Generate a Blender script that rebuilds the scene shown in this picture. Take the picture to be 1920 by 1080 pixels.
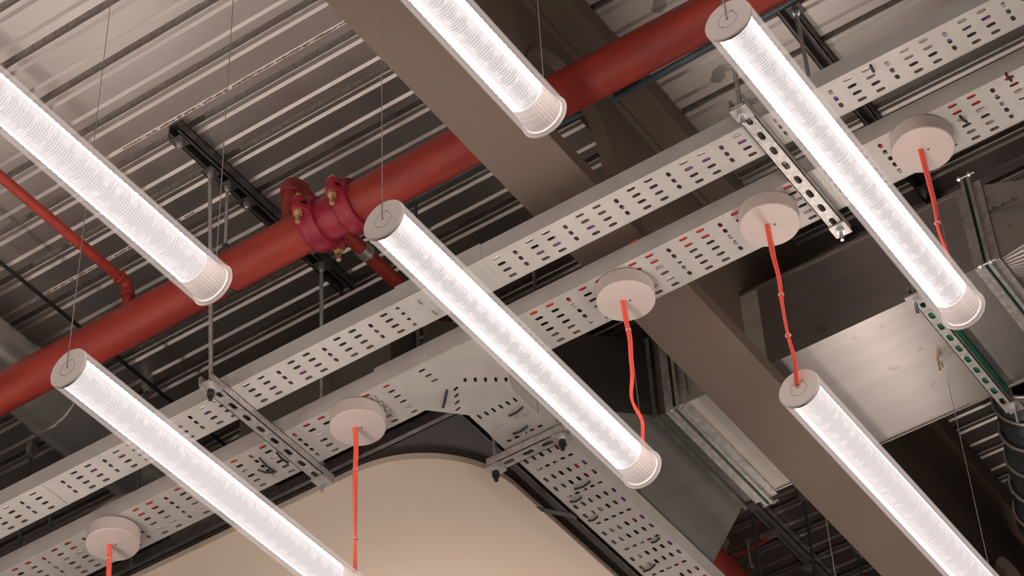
import bpy, bmesh, math, random
from mathutils import Vector, Matrix, noise
from mathutils.geometry import tessellate_polygon
random.seed(7)
PI = math.pi
C = bpy.context.scene.collection
for o in list(bpy.data.objects): bpy.data.objects.remove(o)
sc = bpy.context.scene
U = 4.0            # module: every plan dimension below is in modules of 4 m, heights measured from the eye
EYE = 1.6
def W(p): return Vector((p[0]*U, p[1]*U, p[2]*U + EYE))

# ------------------------------------------------------------------ camera
cam = bpy.data.cameras.new('camera'); co = bpy.data.objects.new('camera', cam); C.objects.link(co)
R = Matrix(((0.8259, 0.4141, 0.3827), (0.5625, -0.5572, -0.6109), (-0.0397, 0.7198, -0.6931)))
co.matrix_world = Matrix.Translation((0, 0, EYE)) @ R.to_4x4()
cam.sensor_width = 36; cam.lens = 84.17; cam.clip_start = 0.05; cam.clip_end = 200
sc.camera = co
# ------------------------------------------------------------------ world and exposure
w = bpy.data.worlds.new('world'); sc.world = w; w.use_nodes = True
bg = w.node_tree.nodes['Background']; bg.inputs[0].default_value = (0.060, 0.050, 0.044, 1); bg.inputs[1].default_value = 1.0
sc.view_settings.view_transform = 'Standard'; sc.view_settings.look = 'None'
sc.view_settings.exposure = 0.0; sc.view_settings.gamma = 1; sc.view_settings.use_curve_mapping = False
TUBE_POWER = 9.5

# ------------------------------------------------------------------ materials
def new_mat(name):
    m = bpy.data.materials.new(name); m.use_nodes = True
    return m, m.node_tree.nodes, m.node_tree.links, m.node_tree.nodes['Principled BSDF']
def ramp(N, stops):
    r = N.new('ShaderNodeValToRGB'); e = r.color_ramp.elements
    while len(e) > 1: e.remove(e[-1])
    e[0].position = stops[0][0]; e[0].color = (*stops[0][1], 1)
    for p, c in stops[1:]:
        x = e.new(p); x.color = (*c, 1)
    return r
def tex(N, L, kind, scale, stretch=None, detail=4, coord='Object'):
    tc = N.new('ShaderNodeTexCoord'); t = N.new(kind)
    t.inputs['Scale'].default_value = scale
    if 'Detail' in t.inputs: t.inputs['Detail'].default_value = detail
    if stretch:
        mp = N.new('ShaderNodeMapping'); mp.inputs['Scale'].default_value = stretch
        L.new(tc.outputs[coord], mp.inputs[0]); L.new(mp.outputs[0], t.inputs['Vector'])
    else: L.new(tc.outputs[coord], t.inputs['Vector'])
    return t
def mat(name, c1, c2=None, rough=0.5, metal=0.0, scale=20, stretch=None, kind='ShaderNodeTexNoise', bump=0.0, bscale=200, spec=0.5, lo=0.35, hi=0.65):
    m, N, L, B = new_mat(name)
    c2 = c2 or tuple(x*0.8 for x in c1)
    t = tex(N, L, kind, scale, stretch)
    r = ramp(N, [(lo, c2), (hi, c1)])
    L.new(t.outputs[0], r.inputs[0]); L.new(r.outputs[0], B.inputs['Base Color'])
    B.inputs['Roughness'].default_value = rough; B.inputs['Metallic'].default_value = metal
    B.inputs['Specular IOR Level'].default_value = spec
    if bump:
        n = tex(N, L, 'ShaderNodeTexNoise', bscale); b = N.new('ShaderNodeBump')
        b.inputs['Strength'].default_value = bump; b.inputs['Distance'].default_value = 0.002
        L.new(n.outputs[0], b.inputs['Height']); L.new(b.outputs[0], B.inputs['Normal'])
    return m
M = {}
M['tray'] = mat('pregalvanised_steel', (0.56, 0.54, 0.505), (0.50, 0.48, 0.45), 0.55, 0.25, 14, bump=0.05)
M['strut'] = mat('galvanised_strut', (0.58, 0.56, 0.54), (0.40, 0.38, 0.36), 0.42, 0.55, 60, bump=0.1)
M['dark_strut'] = mat('dull_dark_steel', (0.16, 0.155, 0.15), (0.10, 0.095, 0.09), 0.45, 0.6, 30)
M['rod'] = mat('threaded_steel', (0.62, 0.62, 0.62), (0.45, 0.45, 0.46), 0.35, 0.7, 80)
M['dark_rod'] = mat('dull_threaded_steel', (0.16, 0.18, 0.18), (0.10, 0.12, 0.12), 0.5, 0.5, 80)
M['nut'] = mat('zinc_nut', (0.75, 0.75, 0.76), (0.6, 0.6, 0.62), 0.3, 0.8, 80)
M['brass'] = mat('yellow_zinc_bolt', (0.85, 0.62, 0.34), (0.65, 0.45, 0.22), 0.35, 0.8, 90)
M['black'] = mat('black_plastic', (0.02, 0.02, 0.022), (0.012, 0.012, 0.012), 0.5)
M['beam'] = mat('intumescent_painted_steel', (0.175, 0.134, 0.106), (0.150, 0.113, 0.088), 0.75, 0, 3, bump=0.12, bscale=90, spec=0.3)
M['pipe'] = mat('red_oxide_painted_pipe', (0.44, 0.052, 0.033), (0.31, 0.032, 0.022), 0.5, 0, 3.5, stretch=(1, 4, 4), bump=0.05, bscale=60)
M['coupling'] = mat('crimson_cast_iron', (0.42, 0.028, 0.055), (0.30, 0.018, 0.035), 0.42, 0, 30, bump=0.5, bscale=120)
M['canopy'] = mat('powder_coated_rose', (0.58, 0.50, 0.46), (0.56, 0.485, 0.445), 0.5, 0, 5)
M['cap'] = mat('powder_coated_cap', (0.90, 0.83, 0.785), (0.89, 0.82, 0.775), 0.5, 0, 5)
M['red_cord'] = mat('coral_red_cord', (1.0, 0.13, 0.09), (0.97, 0.12, 0.08), 0.5)
M['red'] = mat('red_cable_sheath', (0.85, 0.05, 0.045), (0.7, 0.03, 0.03), 0.4)
M['purple'] = mat('purple_cable_sheath', (0.30, 0.08, 0.42), (0.22, 0.05, 0.3), 0.4)
M['white'] = mat('white_cable_sheath', (0.85, 0.80, 0.76), (0.75, 0.7, 0.66), 0.4)
M['green'] = mat('green_isolation_pad', (0.01, 0.22, 0.12), (0.008, 0.15, 0.08), 0.6)
M['wire'] = mat('steel_wire', (0.55, 0.50, 0.47), (0.45, 0.40, 0.38), 0.3, 0.6, 90)
M['beige'] = mat('matt_beige_board', (0.78, 0.665, 0.545), (0.775, 0.66, 0.54), 0.9, 0, 1.2, spec=0.1)
M['raft'] = mat('dark_raft_steel', (0.050, 0.042, 0.036), (0.040, 0.033, 0.028), 0.55, 0.1, 6)
M['flex'] = mat('dark_flexible_duct', (0.07, 0.08, 0.078), (0.04, 0.045, 0.045), 0.4, 0.3, 12)
M['flexrib'] = mat('bright_flexible_duct_rib', (0.7, 0.6, 0.56), (0.55, 0.47, 0.44), 0.3, 0.6, 12)
M['conduit'] = mat('blue_grey_conduit', (0.14, 0.20, 0.23), (0.10, 0.14, 0.17), 0.4, 0.4, 12)
M['grout'] = mat('cement_grout', (0.42, 0.29, 0.22), (0.28, 0.19, 0.14), 0.9, 0, 60, bump=0.5)
M['liner'] = mat('pink_flexible_liner', (0.50, 0.40, 0.36), (0.42, 0.33, 0.30), 0.7)
M['floor'] = mat('timber_floor', (0.42, 0.36, 0.31), (0.36, 0.30, 0.26), 0.6, 0, 2)
M['label'] = mat('white_sticker', (0.35, 0.33, 0.31), (0.3, 0.28, 0.26), 0.6)
M['duct_dark'] = mat('duct_flange_dark', (0.20, 0.20, 0.19), (0.13, 0.13, 0.12), 0.4, 0.7, 20)

def deck_material():
    m, N, L, B = new_mat('galvanised_deck')
    a = tex(N, L, 'ShaderNodeTexNoise', 2.0, (0.6, 3, 3), 3, 'Object')
    r = ramp(N, [(0.3, (0.56, 0.52, 0.49)), (0.7, (0.66, 0.62, 0.585))])
    L.new(a.outputs[0], r.inputs[0])
    # dark overspray blotches with their own ragged shape, on the deck
    b = tex(N, L, 'ShaderNodeTexNoise', 7, None, 5); rb = ramp(N, [(0.62, (1, 1, 1)), (0.635, (0.12, 0.11, 0.10))])
    L.new(b.outputs[0], rb.inputs[0])
    mx = N.new('ShaderNodeMix'); mx.data_type = 'RGBA'; mx.blend_type = 'MULTIPLY'
    tcx = N.new('ShaderNodeTexCoord'); sx = N.new('ShaderNodeSeparateXYZ'); L.new(tcx.outputs['Object'], sx.inputs[0])
    mr = N.new('ShaderNodeMapRange'); mr.inputs[1].default_value = -1.90; mr.inputs[2].default_value = -1.60; mr.inputs[3].default_value = 1; mr.inputs[4].default_value = 0; L.new(sx.outputs[0], mr.inputs[0])
    gt = N.new('ShaderNodeMath'); gt.operation = 'GREATER_THAN'; gt.inputs[1].default_value = -1.95; L.new(sx.outputs[0], gt.inputs[0])
    ml = N.new('ShaderNodeMath'); ml.operation = 'MULTIPLY'; L.new(mr.outputs[0], ml.inputs[0]); L.new(gt.outputs[0], ml.inputs[1]); L.new(ml.outputs[0], mx.inputs[0])
    L.new(r.outputs[0], mx.inputs[6]); L.new(rb.outputs[0], mx.inputs[7]); L.new(mx.outputs[2], B.inputs['Base Color'])
    B.inputs['Metallic'].default_value = 0.93; B.inputs['Roughness'].default_value = 0.40
    n = tex(N, L, 'ShaderNodeTexNoise', 60, (0.3, 3, 3)); bu = N.new('ShaderNodeBump'); bu.inputs['Strength'].default_value = 0.04
    bu.inputs['Distance'].default_value = 0.003
    L.new(n.outputs[0], bu.inputs['Height']); L.new(bu.outputs[0], B.inputs['Normal'])
    return m
M['deck'] = deck_material()
def duct_material(name, base, rough, stain, metal=0.85):
    m, N, L, B = new_mat(name)
    a = tex(N, L, 'ShaderNodeTexNoise', 2.0, (1, 9, 9), 5)
    r = ramp(N, [(0.3, tuple(x*0.86 for x in base)), (0.7, base)]); L.new(a.outputs[0], r.inputs[0])
    last = r.outputs[0]
    if stain:
        b = tex(N, L, 'ShaderNodeTexNoise', 14, None, 8); rb = ramp(N, [(0.64, (1, 1, 1)), (0.70, (0.62, 0.56, 0.50))]); L.new(b.outputs[0], rb.inputs[0])
        mx = N.new('ShaderNodeMix'); mx.data_type = 'RGBA'; mx.blend_type = 'MULTIPLY'; mx.inputs[0].default_value = 0.5
        L.new(last, mx.inputs[6]); L.new(rb.outputs[0], mx.inputs[7]); last = mx.outputs[2]
    L.new(last, B.inputs['Base Color'])
    B.inputs['Metallic'].default_value = metal; B.inputs['Roughness'].default_value = rough
    n = tex(N, L, 'ShaderNodeTexNoise', 1.6, None, 1); bu = N.new('ShaderNodeBump'); bu.inputs['Strength'].default_value = 0.35
    bu.inputs['Distance'].default_value = 0.02
    L.new(n.outputs[0], bu.inputs['Height']); L.new(bu.outputs[0], B.inputs['Normal'])
    return m
M['duct'] = duct_material('galvanised_duct', (0.47, 0.44, 0.415), 0.36, True)
M['duct_matte'] = duct_material('matte_beige_duct', (0.62, 0.575, 0.51), 0.55, False, 0.25)  # beige, less metallic base for the piece left of the beam
M['duct_dull'] = duct_material('dark_duct_steel', (0.19, 0.186, 0.163), 0.42, False)  # darker base than the main duct, for the flare and the boxes
M['spiral'] = duct_material('spiral_duct_steel', (0.72, 0.70, 0.67), 0.36, False, 0.8)

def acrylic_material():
    m = bpy.data.materials.new('clear_acrylic_edge_glow'); m.use_nodes = True; N = m.node_tree.nodes; L = m.node_tree.links; N.clear()
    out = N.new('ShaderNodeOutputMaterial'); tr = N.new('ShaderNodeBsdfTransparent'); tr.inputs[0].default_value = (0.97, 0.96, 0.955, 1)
    df = N.new('ShaderNodeEmission'); df.inputs[0].default_value = (1.0, 0.84, 0.77, 1); df.inputs[1].default_value = 0.66   # painted glow, standing in for lamp light scattered in the acrylic wall
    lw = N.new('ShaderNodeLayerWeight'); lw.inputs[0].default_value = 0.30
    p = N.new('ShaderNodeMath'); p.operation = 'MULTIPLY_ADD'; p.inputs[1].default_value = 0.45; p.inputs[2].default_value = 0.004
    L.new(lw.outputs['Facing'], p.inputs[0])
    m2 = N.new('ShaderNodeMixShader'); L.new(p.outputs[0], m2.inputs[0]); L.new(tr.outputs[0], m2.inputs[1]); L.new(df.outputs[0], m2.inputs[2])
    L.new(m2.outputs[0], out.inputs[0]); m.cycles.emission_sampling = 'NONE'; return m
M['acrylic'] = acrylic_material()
def diffuser_material():
    m = bpy.data.materials.new('lit_prismatic_film'); m.use_nodes = True; N = m.node_tree.nodes; L = m.node_tree.links; N.clear()
    out = N.new('ShaderNodeOutputMaterial'); em = N.new('ShaderNodeEmission')
    tc = N.new('ShaderNodeTexCoord'); sp = N.new('ShaderNodeSeparateXYZ'); L.new(tc.outputs['Object'], sp.inputs[0])
    def mth(op, a, b=None, c=None):
        n = N.new('ShaderNodeMath'); n.operation = op
        for i, v in enumerate((a, b, c)):
            if v is None: continue
            if isinstance(v, (int, float)): n.inputs[i].default_value = v
            else: L.new(v, n.inputs[i])
        return n.outputs[0]
    nz = mth('MULTIPLY', sp.outputs['Z'], -1.0)
    ang = mth('ARCTAN2', sp.outputs['X'], nz)                       # 0 = straight down, + towards +X
    oi = N.new('ShaderNodeObjectInfo'); rnd = oi.outputs['Random']
    d = mth('ABSOLUTE', mth('SUBTRACT', ang, mth('MULTIPLY_ADD', rnd, 0.25, 0.38)))
    # ragged edge of the darker strip where the film is gathered, in sharp spikes
    def nz_(sy, sa, off):
        c = N.new('ShaderNodeCombineXYZ'); L.new(mth('MULTIPLY', sp.outputs['Y'], sy), c.inputs[0]); L.new(mth('MULTIPLY', ang, sa), c.inputs[1])
        L.new(mth('MULTIPLY_ADD', rnd, 40.0, off), c.inputs[2]); n = N.new('ShaderNodeTexNoise'); n.inputs['Scale'].default_value = 1.0; n.inputs['Detail'].default_value = 1.5
        L.new(c.outputs[0], n.inputs['Vector']); return n.outputs[0]
    yb = mth('MULTIPLY_ADD', mth('MULTIPLY', d, d), 0.010, sp.outputs['Y'])
    wide = mth('MULTIPLY_ADD', rnd, 0.45, 0.62)                       # half width of the gathered strip, differs per tube
    base = mth('MINIMUM', mth('MAXIMUM', mth('MULTIPLY', mth('SUBTRACT', mth('MULTIPLY', wide, 1.12), d), 8.0), 0.0), 1.0)
    # every fold is a thin line with its own length
    reach = mth('MULTIPLY', wide, mth('MULTIPLY_ADD', nz_(520.0, 0.3, 0.0), 1.9, -0.35))
    reach = mth('ADD', reach, mth('MULTIPLY', mth('SINE', mth('MULTIPLY', yb, 2*PI/0.040)), 0.08))
    line = mth('POWER', mth('MULTIPLY_ADD', mth('SINE', mth('MULTIPLY', yb, 2*PI/0.0064)), 0.5, 0.5), 0.8)
    spike = mth('MINIMUM', mth('MAXIMUM', mth('MULTIPLY', mth('SUBTRACT', reach, d), 6.0), 0.0), 1.0)
    wv = mth('MULTIPLY', mth('MULTIPLY', line, spike), mth('MULTIPLY_ADD', nz_(120.0, 26.0, 3.0), 0.9, 0.45))
    g = mth('SUBTRACT', 1.0, base)
    low = mth('SUBTRACT', 1.10, mth('MULTIPLY', mth('ADD', mth('MULTIPLY', wv, 0.42), mth('MULTIPLY', spike, 0.07)), mth('MULTIPLY_ADD', rnd, -0.3, 1.1)))
    st = mth('ADD', mth('MULTIPLY', mth('POWER', g, 1.5), TUBE_POWER*1.28), mth('MULTIPLY', base, low))
    mx = N.new('ShaderNodeMix'); mx.data_type = 'RGBA'; mx.inputs[6].default_value = (0.97, 0.90, 0.895, 1); mx.inputs[7].default_value = (1.0, 0.872, 0.80, 1)
    L.new(g, mx.inputs[0]); L.new(mx.outputs[2], em.inputs[0]); L.new(st, em.inputs[1])
    L.new(em.outputs[0], out.inputs[0]); return m
M['diffuser'] = diffuser_material()
m, N, L, B = new_mat('fluted_end_glow'); M['reflector'] = m
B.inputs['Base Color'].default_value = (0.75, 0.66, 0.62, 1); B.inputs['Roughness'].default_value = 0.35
# painted glow for lamp light in the clear film end, fading towards the cap
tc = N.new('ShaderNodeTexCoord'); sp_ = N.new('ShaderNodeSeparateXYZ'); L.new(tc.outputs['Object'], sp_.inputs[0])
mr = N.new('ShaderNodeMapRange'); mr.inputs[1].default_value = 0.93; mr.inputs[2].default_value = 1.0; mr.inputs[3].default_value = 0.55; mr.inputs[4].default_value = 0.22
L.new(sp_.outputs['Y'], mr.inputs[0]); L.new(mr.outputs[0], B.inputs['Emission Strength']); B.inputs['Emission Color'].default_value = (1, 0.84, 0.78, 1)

# ------------------------------------------------------------------ mesh builder
class MB:
    def __init__(s): s.v = []; s.f = []; s.sm = []
    def add(s, vs, fs, smooth=False):
        n = len(s.v); s.v += [tuple(p) for p in vs]
        for f in fs: s.f.append(tuple(i+n for i in f)); s.sm.append(smooth)
        return s
    def box(s, a, b):
        (x0, y0, z0), (x1, y1, z1) = a, b
        vs = [(x0,y0,z0),(x1,y0,z0),(x1,y1,z0),(x0,y1,z0),(x0,y0,z1),(x1,y0,z1),(x1,y1,z1),(x0,y1,z1)]
        return s.add(vs, [(0,3,2,1),(4,5,6,7),(0,1,5,4),(1,2,6,5),(2,3,7,6),(3,0,4,7)])
    def cyl(s, a, b, r0, r1=None, n=16, caps=True, smooth=True):
        return s.tube([a, b], [r0, r0 if r1 is None else r1], n, caps, smooth)
    def tube(s, pts, rad, n=12, caps=True, smooth=True):
        pts = [Vector(p) for p in pts]
        if not hasattr(rad, '__len__'): rad = [rad]*len(pts)
        ref = None; vs = []; fs = []
        for i, p in enumerate(pts):
            t = (pts[min(i+1, len(pts)-1)] - pts[max(i-1, 0)]).normalized()
            if ref is None:
                ref = Vector((0, 0, 1)) if abs(t.z) < 0.9 else Vector((1, 0, 0))
            ref = (ref - t*ref.dot(t)).normalized(); q = t.cross(ref)
            for k in range(n):
                a = 2*PI*k/n; vs.append(p + (ref*math.cos(a) + q*math.sin(a))*rad[i])
        for i in range(len(pts)-1):
            for k in range(n):
                k2 = (k+1) % n; fs.append((i*n+k, i*n+k2, (i+1)*n+k2, (i+1)*n+k))
        s.add(vs, fs, smooth)
        if caps:
            s.add(vs[:n], [tuple(reversed(range(n)))]); s.add(vs[-n:], [tuple(range(n))])
        return s
    def lathe(s, base, axis, prof, n=24, smooth=True):      # prof: (distance along axis, radius)
        a = Vector(axis).normalized(); pts = [Vector(base)+a*h for h, r in prof]
        ref = Vector((0, 0, 1)) if abs(a.z) < 0.9 else Vector((1, 0, 0)); ref = (ref - a*ref.dot(a)).normalized(); q = a.cross(ref)
        vs = []; fs = []; rings = []
        def ring(i):
            p, r = pts[i], prof[i][1]
            for k in range(n):
                t = 2*PI*k/n; vs.append(p + (ref*math.cos(t)+q*math.sin(t))*r)
            return len(vs)//n-1
        prev = ring(0)
        for i in range(1, len(prof)):
            cur = ring(i)
            for k in range(n):
                k2 = (k+1) % n; fs.append((prev*n+k, prev*n+k2, cur*n+k2, cur*n+k))
            prev = cur
            if i < len(prof)-1:                                  # a hard edge gets its own ring
                a0 = math.atan2(prof[i][1]-prof[i-1][1], prof[i][0]-prof[i-1][0]); a1 = math.atan2(prof[i+1][1]-prof[i][1], prof[i+1][0]-prof[i][0])
                if abs((a1-a0+PI) % (2*PI)-PI) > 0.7: prev = ring(i)
        return s.add(vs, fs, smooth)
    def torus(s, c, axis, R_, r, n=24, k=8, a0=0, a1=2*PI):
        a = Vector(axis).normalized(); ref = Vector((0, 0, 1)) if abs(a.z) < 0.9 else Vector((1, 0, 0))
        ref = (ref - a*ref.dot(a)).normalized(); q = a.cross(ref); c = Vector(c); vs = []; fs = []
        full = abs(a1-a0-2*PI) < 1e-6; m = n if full else n+1
        for i in range(m):
            t = a0+(a1-a0)*i/n; d = ref*math.cos(t)+q*math.sin(t)
            for j in range(k):
                u = 2*PI*j/k; vs.append(c+d*(R_+r*math.cos(u))+a*(r*math.sin(u)))
        for i in range(n):
            i2 = (i+1) % m
            for j in range(k):
                j2 = (j+1) % k; fs.append((i*k+j, i*k+j2, i2*k+j2, i2*k+j))
        return s.add(vs, fs, True)
    def prism(s, poly, z0, z1, holes=()):                   # plan polygon with holes, extruded in z
        loops = [[Vector((x, y, 0)) for x, y in poly]] + [[Vector((x, y, 0)) for x, y in h] for h in holes]
        tris = tessellate_polygon(loops); flat = [p for l in loops for p in l]
        vb = [(p.x, p.y, z0) for p in flat]; vt = [(p.x, p.y, z1) for p in flat]; n = len(flat); fs = []
        for t in tris: fs.append(tuple(t)); fs.append(tuple(i+n for i in reversed(t)))
        o = 0
        for l in loops:
            for i in range(len(l)):
                j = (i+1) % len(l); fs.append((o+i, o+j, o+j+n, o+i+n))
            o += len(l)
        return s.add(vb+vt, fs)
    def hexnut(s, c, axis, r, h):
        a = Vector(axis).normalized(); return s.cyl(Vector(c)-a*h/2, Vector(c)+a*h/2, r, n=6, smooth=False)
    def mesh(s, name, org):
        me = bpy.data.meshes.new(name); vs = [W(p)-org for p in s.v]
        me.from_pydata(vs, [], s.f); me.polygons.foreach_set('use_smooth', s.sm); me.update()
        b = bmesh.new(); b.from_mesh(me); bmesh.ops.recalc_face_normals(b, faces=b.faces); b.to_mesh(me); b.free()
        return me
    def build(s, name, m, parent=None, **kw):
        org = world_of(parent) if parent else (Vector(kw.pop('org')) if 'org' in kw else Vector((0, 0, 0)))
        o = bpy.data.objects.new(name, s.mesh(name, org)); C.objects.link(o)
        o.data.materials.append(M[m] if isinstance(m, str) else m)
        if parent: o.parent = parent
        else: o.location = org
        for k, v in kw.items(): o[k] = v
        return o
def world_of(o):
    p = Vector(o.location)
    while o.parent: o = o.parent; p += Vector(o.location)
    return p
def thing(name, label, cat, base, group=None):
    o = bpy.data.objects.new(name, None); C.objects.link(o); o.location = W(base); o.empty_display_size = 0.05
    o['label'] = label; o['category'] = cat
    if group: o['group'] = group
    return o
def copy_tree(o, parent=None):
    c = o.copy(); C.objects.link(c); c.parent = parent
    for ch in list(o.children): copy_tree(ch, c)
    return c
def slot(cx, cy, l, wd, ang=0):
    r = wd/2; h = l/2 - r; P = []
    for k in range(5): a = -PI/2+PI*k/4; P.append((h+r*math.cos(a), r*math.sin(a)))
    for k in range(5): a = PI/2+PI*k/4; P.append((-h+r*math.cos(a), r*math.sin(a)))
    c, s_ = math.cos(ang), math.sin(ang)
    return [(cx+x*c-y*s_, cy+x*s_+y*c) for x, y in P]
def rect(x0, y0, x1, y1): return [(x0, y0), (x1, y0), (x1, y1), (x0, y1)]

# ------------------------------------------------------------------ setting: floor, deck ceiling
MB().box((-3, -1, -0.4-0.02), (2, 3.5, -0.4)).build('floor', 'floor', kind='structure')
ZD = 1.206
ceiling = MB().box((-3, -1, ZD+0.0125), (2, 3.5, ZD+0.03)).build('ceiling', 'deck', kind='structure')
PITCH = 0.0374; Y0 = 0.8030
X0, X1 = -2.2, 0.6
def deck_profile():
    s = 0.0026                                  # half width of the slot mouth
    p = [(0-0.0050, ZD+0.0092), (0.0030, ZD+0.0090), (s-0.0004, ZD+0.0008), (s, ZD+0.0002), (s+0.0004, ZD)]
    for c in (0.20*PITCH, 0.70*PITCH):
        p += [(c-0.0013, ZD), (c-0.0006, ZD+0.0013), (c-0.0002, ZD+0.0014), (c+0.0018, ZD+0.0001), (c+0.0020, ZD)]
    p += [(PITCH-s-0.0004, ZD), (PITCH-s, ZD+0.0002), (PITCH-s-0.0016, ZD+0.0090), (PITCH-0.0050, ZD+0.0092)]
    return p
prof = deck_profile()
def deck_panel(y):
    b = MB(); n = len(prof)
    vs = [(X0, y+p[0], p[1]) for p in prof]+[(X1, y+p[0], p[1]) for p in prof]
    vs += [(X0, y+p[0], p[1]+0.0004) for p in prof]+[(X1, y+p[0], p[1]+0.0004) for p in prof]
    fs = [(i, i+1, n+i+1, n+i) for i in range(n-1)]+[(2*n+i, 3*n+i, 3*n+i+1, 2*n+i+1) for i in range(n-1)]
    return b.add(vs, fs)
org = W((0, 0, 0))
first = None
for k in range(-14, 34):
    if first is None:
        first = deck_panel(Y0 + k*PITCH).build('deck_panel', 'deck', ceiling); k0 = k
    else:
        o = first.copy(); C.objects.link(o); o.location = (0, (k-k0)*PITCH*U, 0)
# embossed marks pressed into the slots of the deck
emb = MB()
for k in range(-4, 20):
    y = Y0 + k*PITCH
    for i in range(110):
        x = -1.25 + i*0.0098
        emb.add([(x, y-0.0016, ZD+0.0030), (x+0.0005, y-0.0016, ZD+0.0030), (x-0.0022, y+0.0010, ZD+0.0016), (x-0.0027, y+0.0010, ZD+0.0016)] +
                [(x, y-0.0016, ZD+0.0038), (x+0.0005, y-0.0016, ZD+0.0038), (x-0.0022, y+0.0010, ZD+0.0028), (x-0.0027, y+0.0010, ZD+0.0028)],
                [(0,1,2,3),(7,6,5,4),(0,4,5,1),(1,5,6,2),(2,6,7,3),(3,7,4,0)])
emb.build('embossing', 'dark_strut', ceiling, kind='stuff')
def grout_line(x0, x1, y, n, amp):
    b = MB()
    for i in range(n):
        x = x0+(x1-x0)*i/n+random.uniform(-.002, .002); l = random.uniform(.002, .006); hgt = random.uniform(.0003, .0011)*amp
        yy = y+random.uniform(-.0006, .0006)*amp
        b.lathe((x, yy, ZD+0.0004), (0, 0, -1), [(0, l*0.45), (hgt*0.6, l*0.34), (hgt, l*0.12), (hgt*1.02, 0.00001)], 7)
    for i, v in enumerate(b.v):                       # squash into a narrow bead along the seam
        b.v[i] = (v[0], y+(v[1]-y)*0.30, v[2])
    return b
for (x0, x1, k, f, amp) in ((-0.80, -0.58, -1, 1.70, 1.3), (-1.05, -0.80, 1, 1.70, 0.9), (-1.0, -0.70, 3, 1.70, 0.8)):
    grout_line(x0, x1, Y0+(k+f-1)*PITCH+0.001, 110, amp).build('grout_bead', 'grout', ceiling, kind='stuff')

b = MB()
for i in range(240):
    y = 0.55+0.85*random.random()**1.0; l = random.uniform(.0010, .0035)
    b.box((-0.4766, y, ZD-.0006), (-0.4766+random.uniform(.0002, .0010), y+l, ZD-.0001))
b.build('grout_bead', 'grout', ceiling, kind='stuff')
# ------------------------------------------------------------------ cellular steel beam
beam = thing('steel_beam', 'large brown painted steel beam with round hole in its web, under the metal deck', 'beam', (-0.5035, 1.2, 1.034))
ZF, ZT = 1.034, 1.1865; BX = -0.5030
YB0, YB1 = -0.6, 3.0
MB().box((BX-0.0223, YB0, ZF), (BX+0.0220, YB1, ZF+0.0122)).build('bottom_flange', 'beam', beam)
MB().box((BX-0.0245, YB0, ZT), (BX+0.0262, YB1, ZD-0.0002)).build('top_flange', 'beam', beam)
HOLES = [(0.8785, 1.1155, 0.0515), (1.5350, 1.1155, 0.0515), (0.2215, 1.1155, 0.0515), (2.19, 1.1155, 0.0515)]
DX0, DX1 = 1.0945, 1.2165; DZ0, DZ1 = 1.0555, 1.1330
def web():
    b = MB()
    circ = [[(cy+r*math.cos(2*PI*k/40), cz+r*math.sin(2*PI*k/40)) for k in range(40)] for cy, cz, r in HOLES]
    circ.append([(DX0-.003, DZ0-.004), (DX1+.003, DZ0-.004), (DX1+.003, DZ1+.003), (DX0-.003, DZ1+.003)])
    loops = [[Vector((p[0], p[1], 0)) for p in l] for l in [rect(YB0, ZF+0.0122, YB1, ZT)]+circ]
    tr = tessellate_polygon(loops); flat = [p for l in loops for p in l]; n = len(flat)
    xa, xb = BX-0.002, BX+0.0022
    fs = []
    for t in tr: fs += [tuple(t), tuple(i+n for i in reversed(t))]
    o = 0
    for l in loops:
        for i in range(len(l)): j = (i+1) % len(l); fs.append((o+i, o+j, o+j+n, o+i+n))
        o += len(l)
    return b.add([(xa, p.x, p.y) for p in flat]+[(xb, p.x, p.y) for p in flat], fs)
web().build('web', 'beam', beam)
for cy, cz, r in HOLES[:2]:
    b = MB(); b.lathe((BX-0.0050, cy, cz), (1, 0, 0), [(0, r-0.0003), (0.0092, r-0.0003), (0.0092, r-0.0030), (0, r-0.0030), (0, r-0.0003)], 56)
    b.build('hole_ring', 'beam', beam)
b = MB(); b.box((BX+0.002, YB0, ZT-0.0030), (BX+0.0062, YB1, ZT)); b.build('web_fillet', 'beam', beam)

# ------------------------------------------------------------------ rectangular ventilation duct
duct = thing('rectangular_duct', 'shiny galvanised rectangular duct crossing the beam, with flanged joints', 'duct', (-0.45, 1.155, 1.06))
def shell(xa, xb, ya0, ya1, yb0, yb1, za0=1.06, zb0=1.06, za1=1.13, zb1=1.13):
    vs = [(xa,ya0,za0),(xa,ya1,za0),(xa,ya1,za1),(xa,ya0,za1),(xb,yb0,zb0),(xb,yb1,zb0),(xb,yb1,zb1),(xb,yb0,zb1)]
    return MB().add(vs, [(0,1,5,4),(1,2,6,5),(2,3,7,6),(3,0,4,7),(0,3,2,1),(4,5,6,7)])
YA, YBB = 1.0972, 1.2140
shell(-0.5575, -0.4900, YA, YBB, YA, YBB).build('duct_section', 'duct_matte', duct)
shell(-0.4900, -0.3300, YA, YBB, YA, YBB).build('duct_section', 'duct', duct)
shell(-0.5760, -0.5625, YA, YBB, YA, YBB).build('duct_section', 'duct_dull', duct)
shell(-0.5760-0.115, -0.5760, YA-0.112, YBB+0.10, YA, YBB, 1.0615, 1.06, 1.13, 1.13).build('duct_section', 'duct_dull', duct)
shell(-0.3255, -0.2980, YA, YBB, YA+.003, YBB+.003, za1=1.13, zb1=1.1200).build('duct_section', 'duct', duct)
shell(-0.2980, -0.10, YA+.003, YBB+.003, YA+0.03, YBB+0.03, za1=1.12, zb1=1.10).build('duct_section', 'duct', duct)
MB().box((-0.3190, YA-.0010, 1.1010), (-0.2985, YA+.0005, 1.1016)).build('edge_seam', 'duct_dark', duct)
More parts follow.
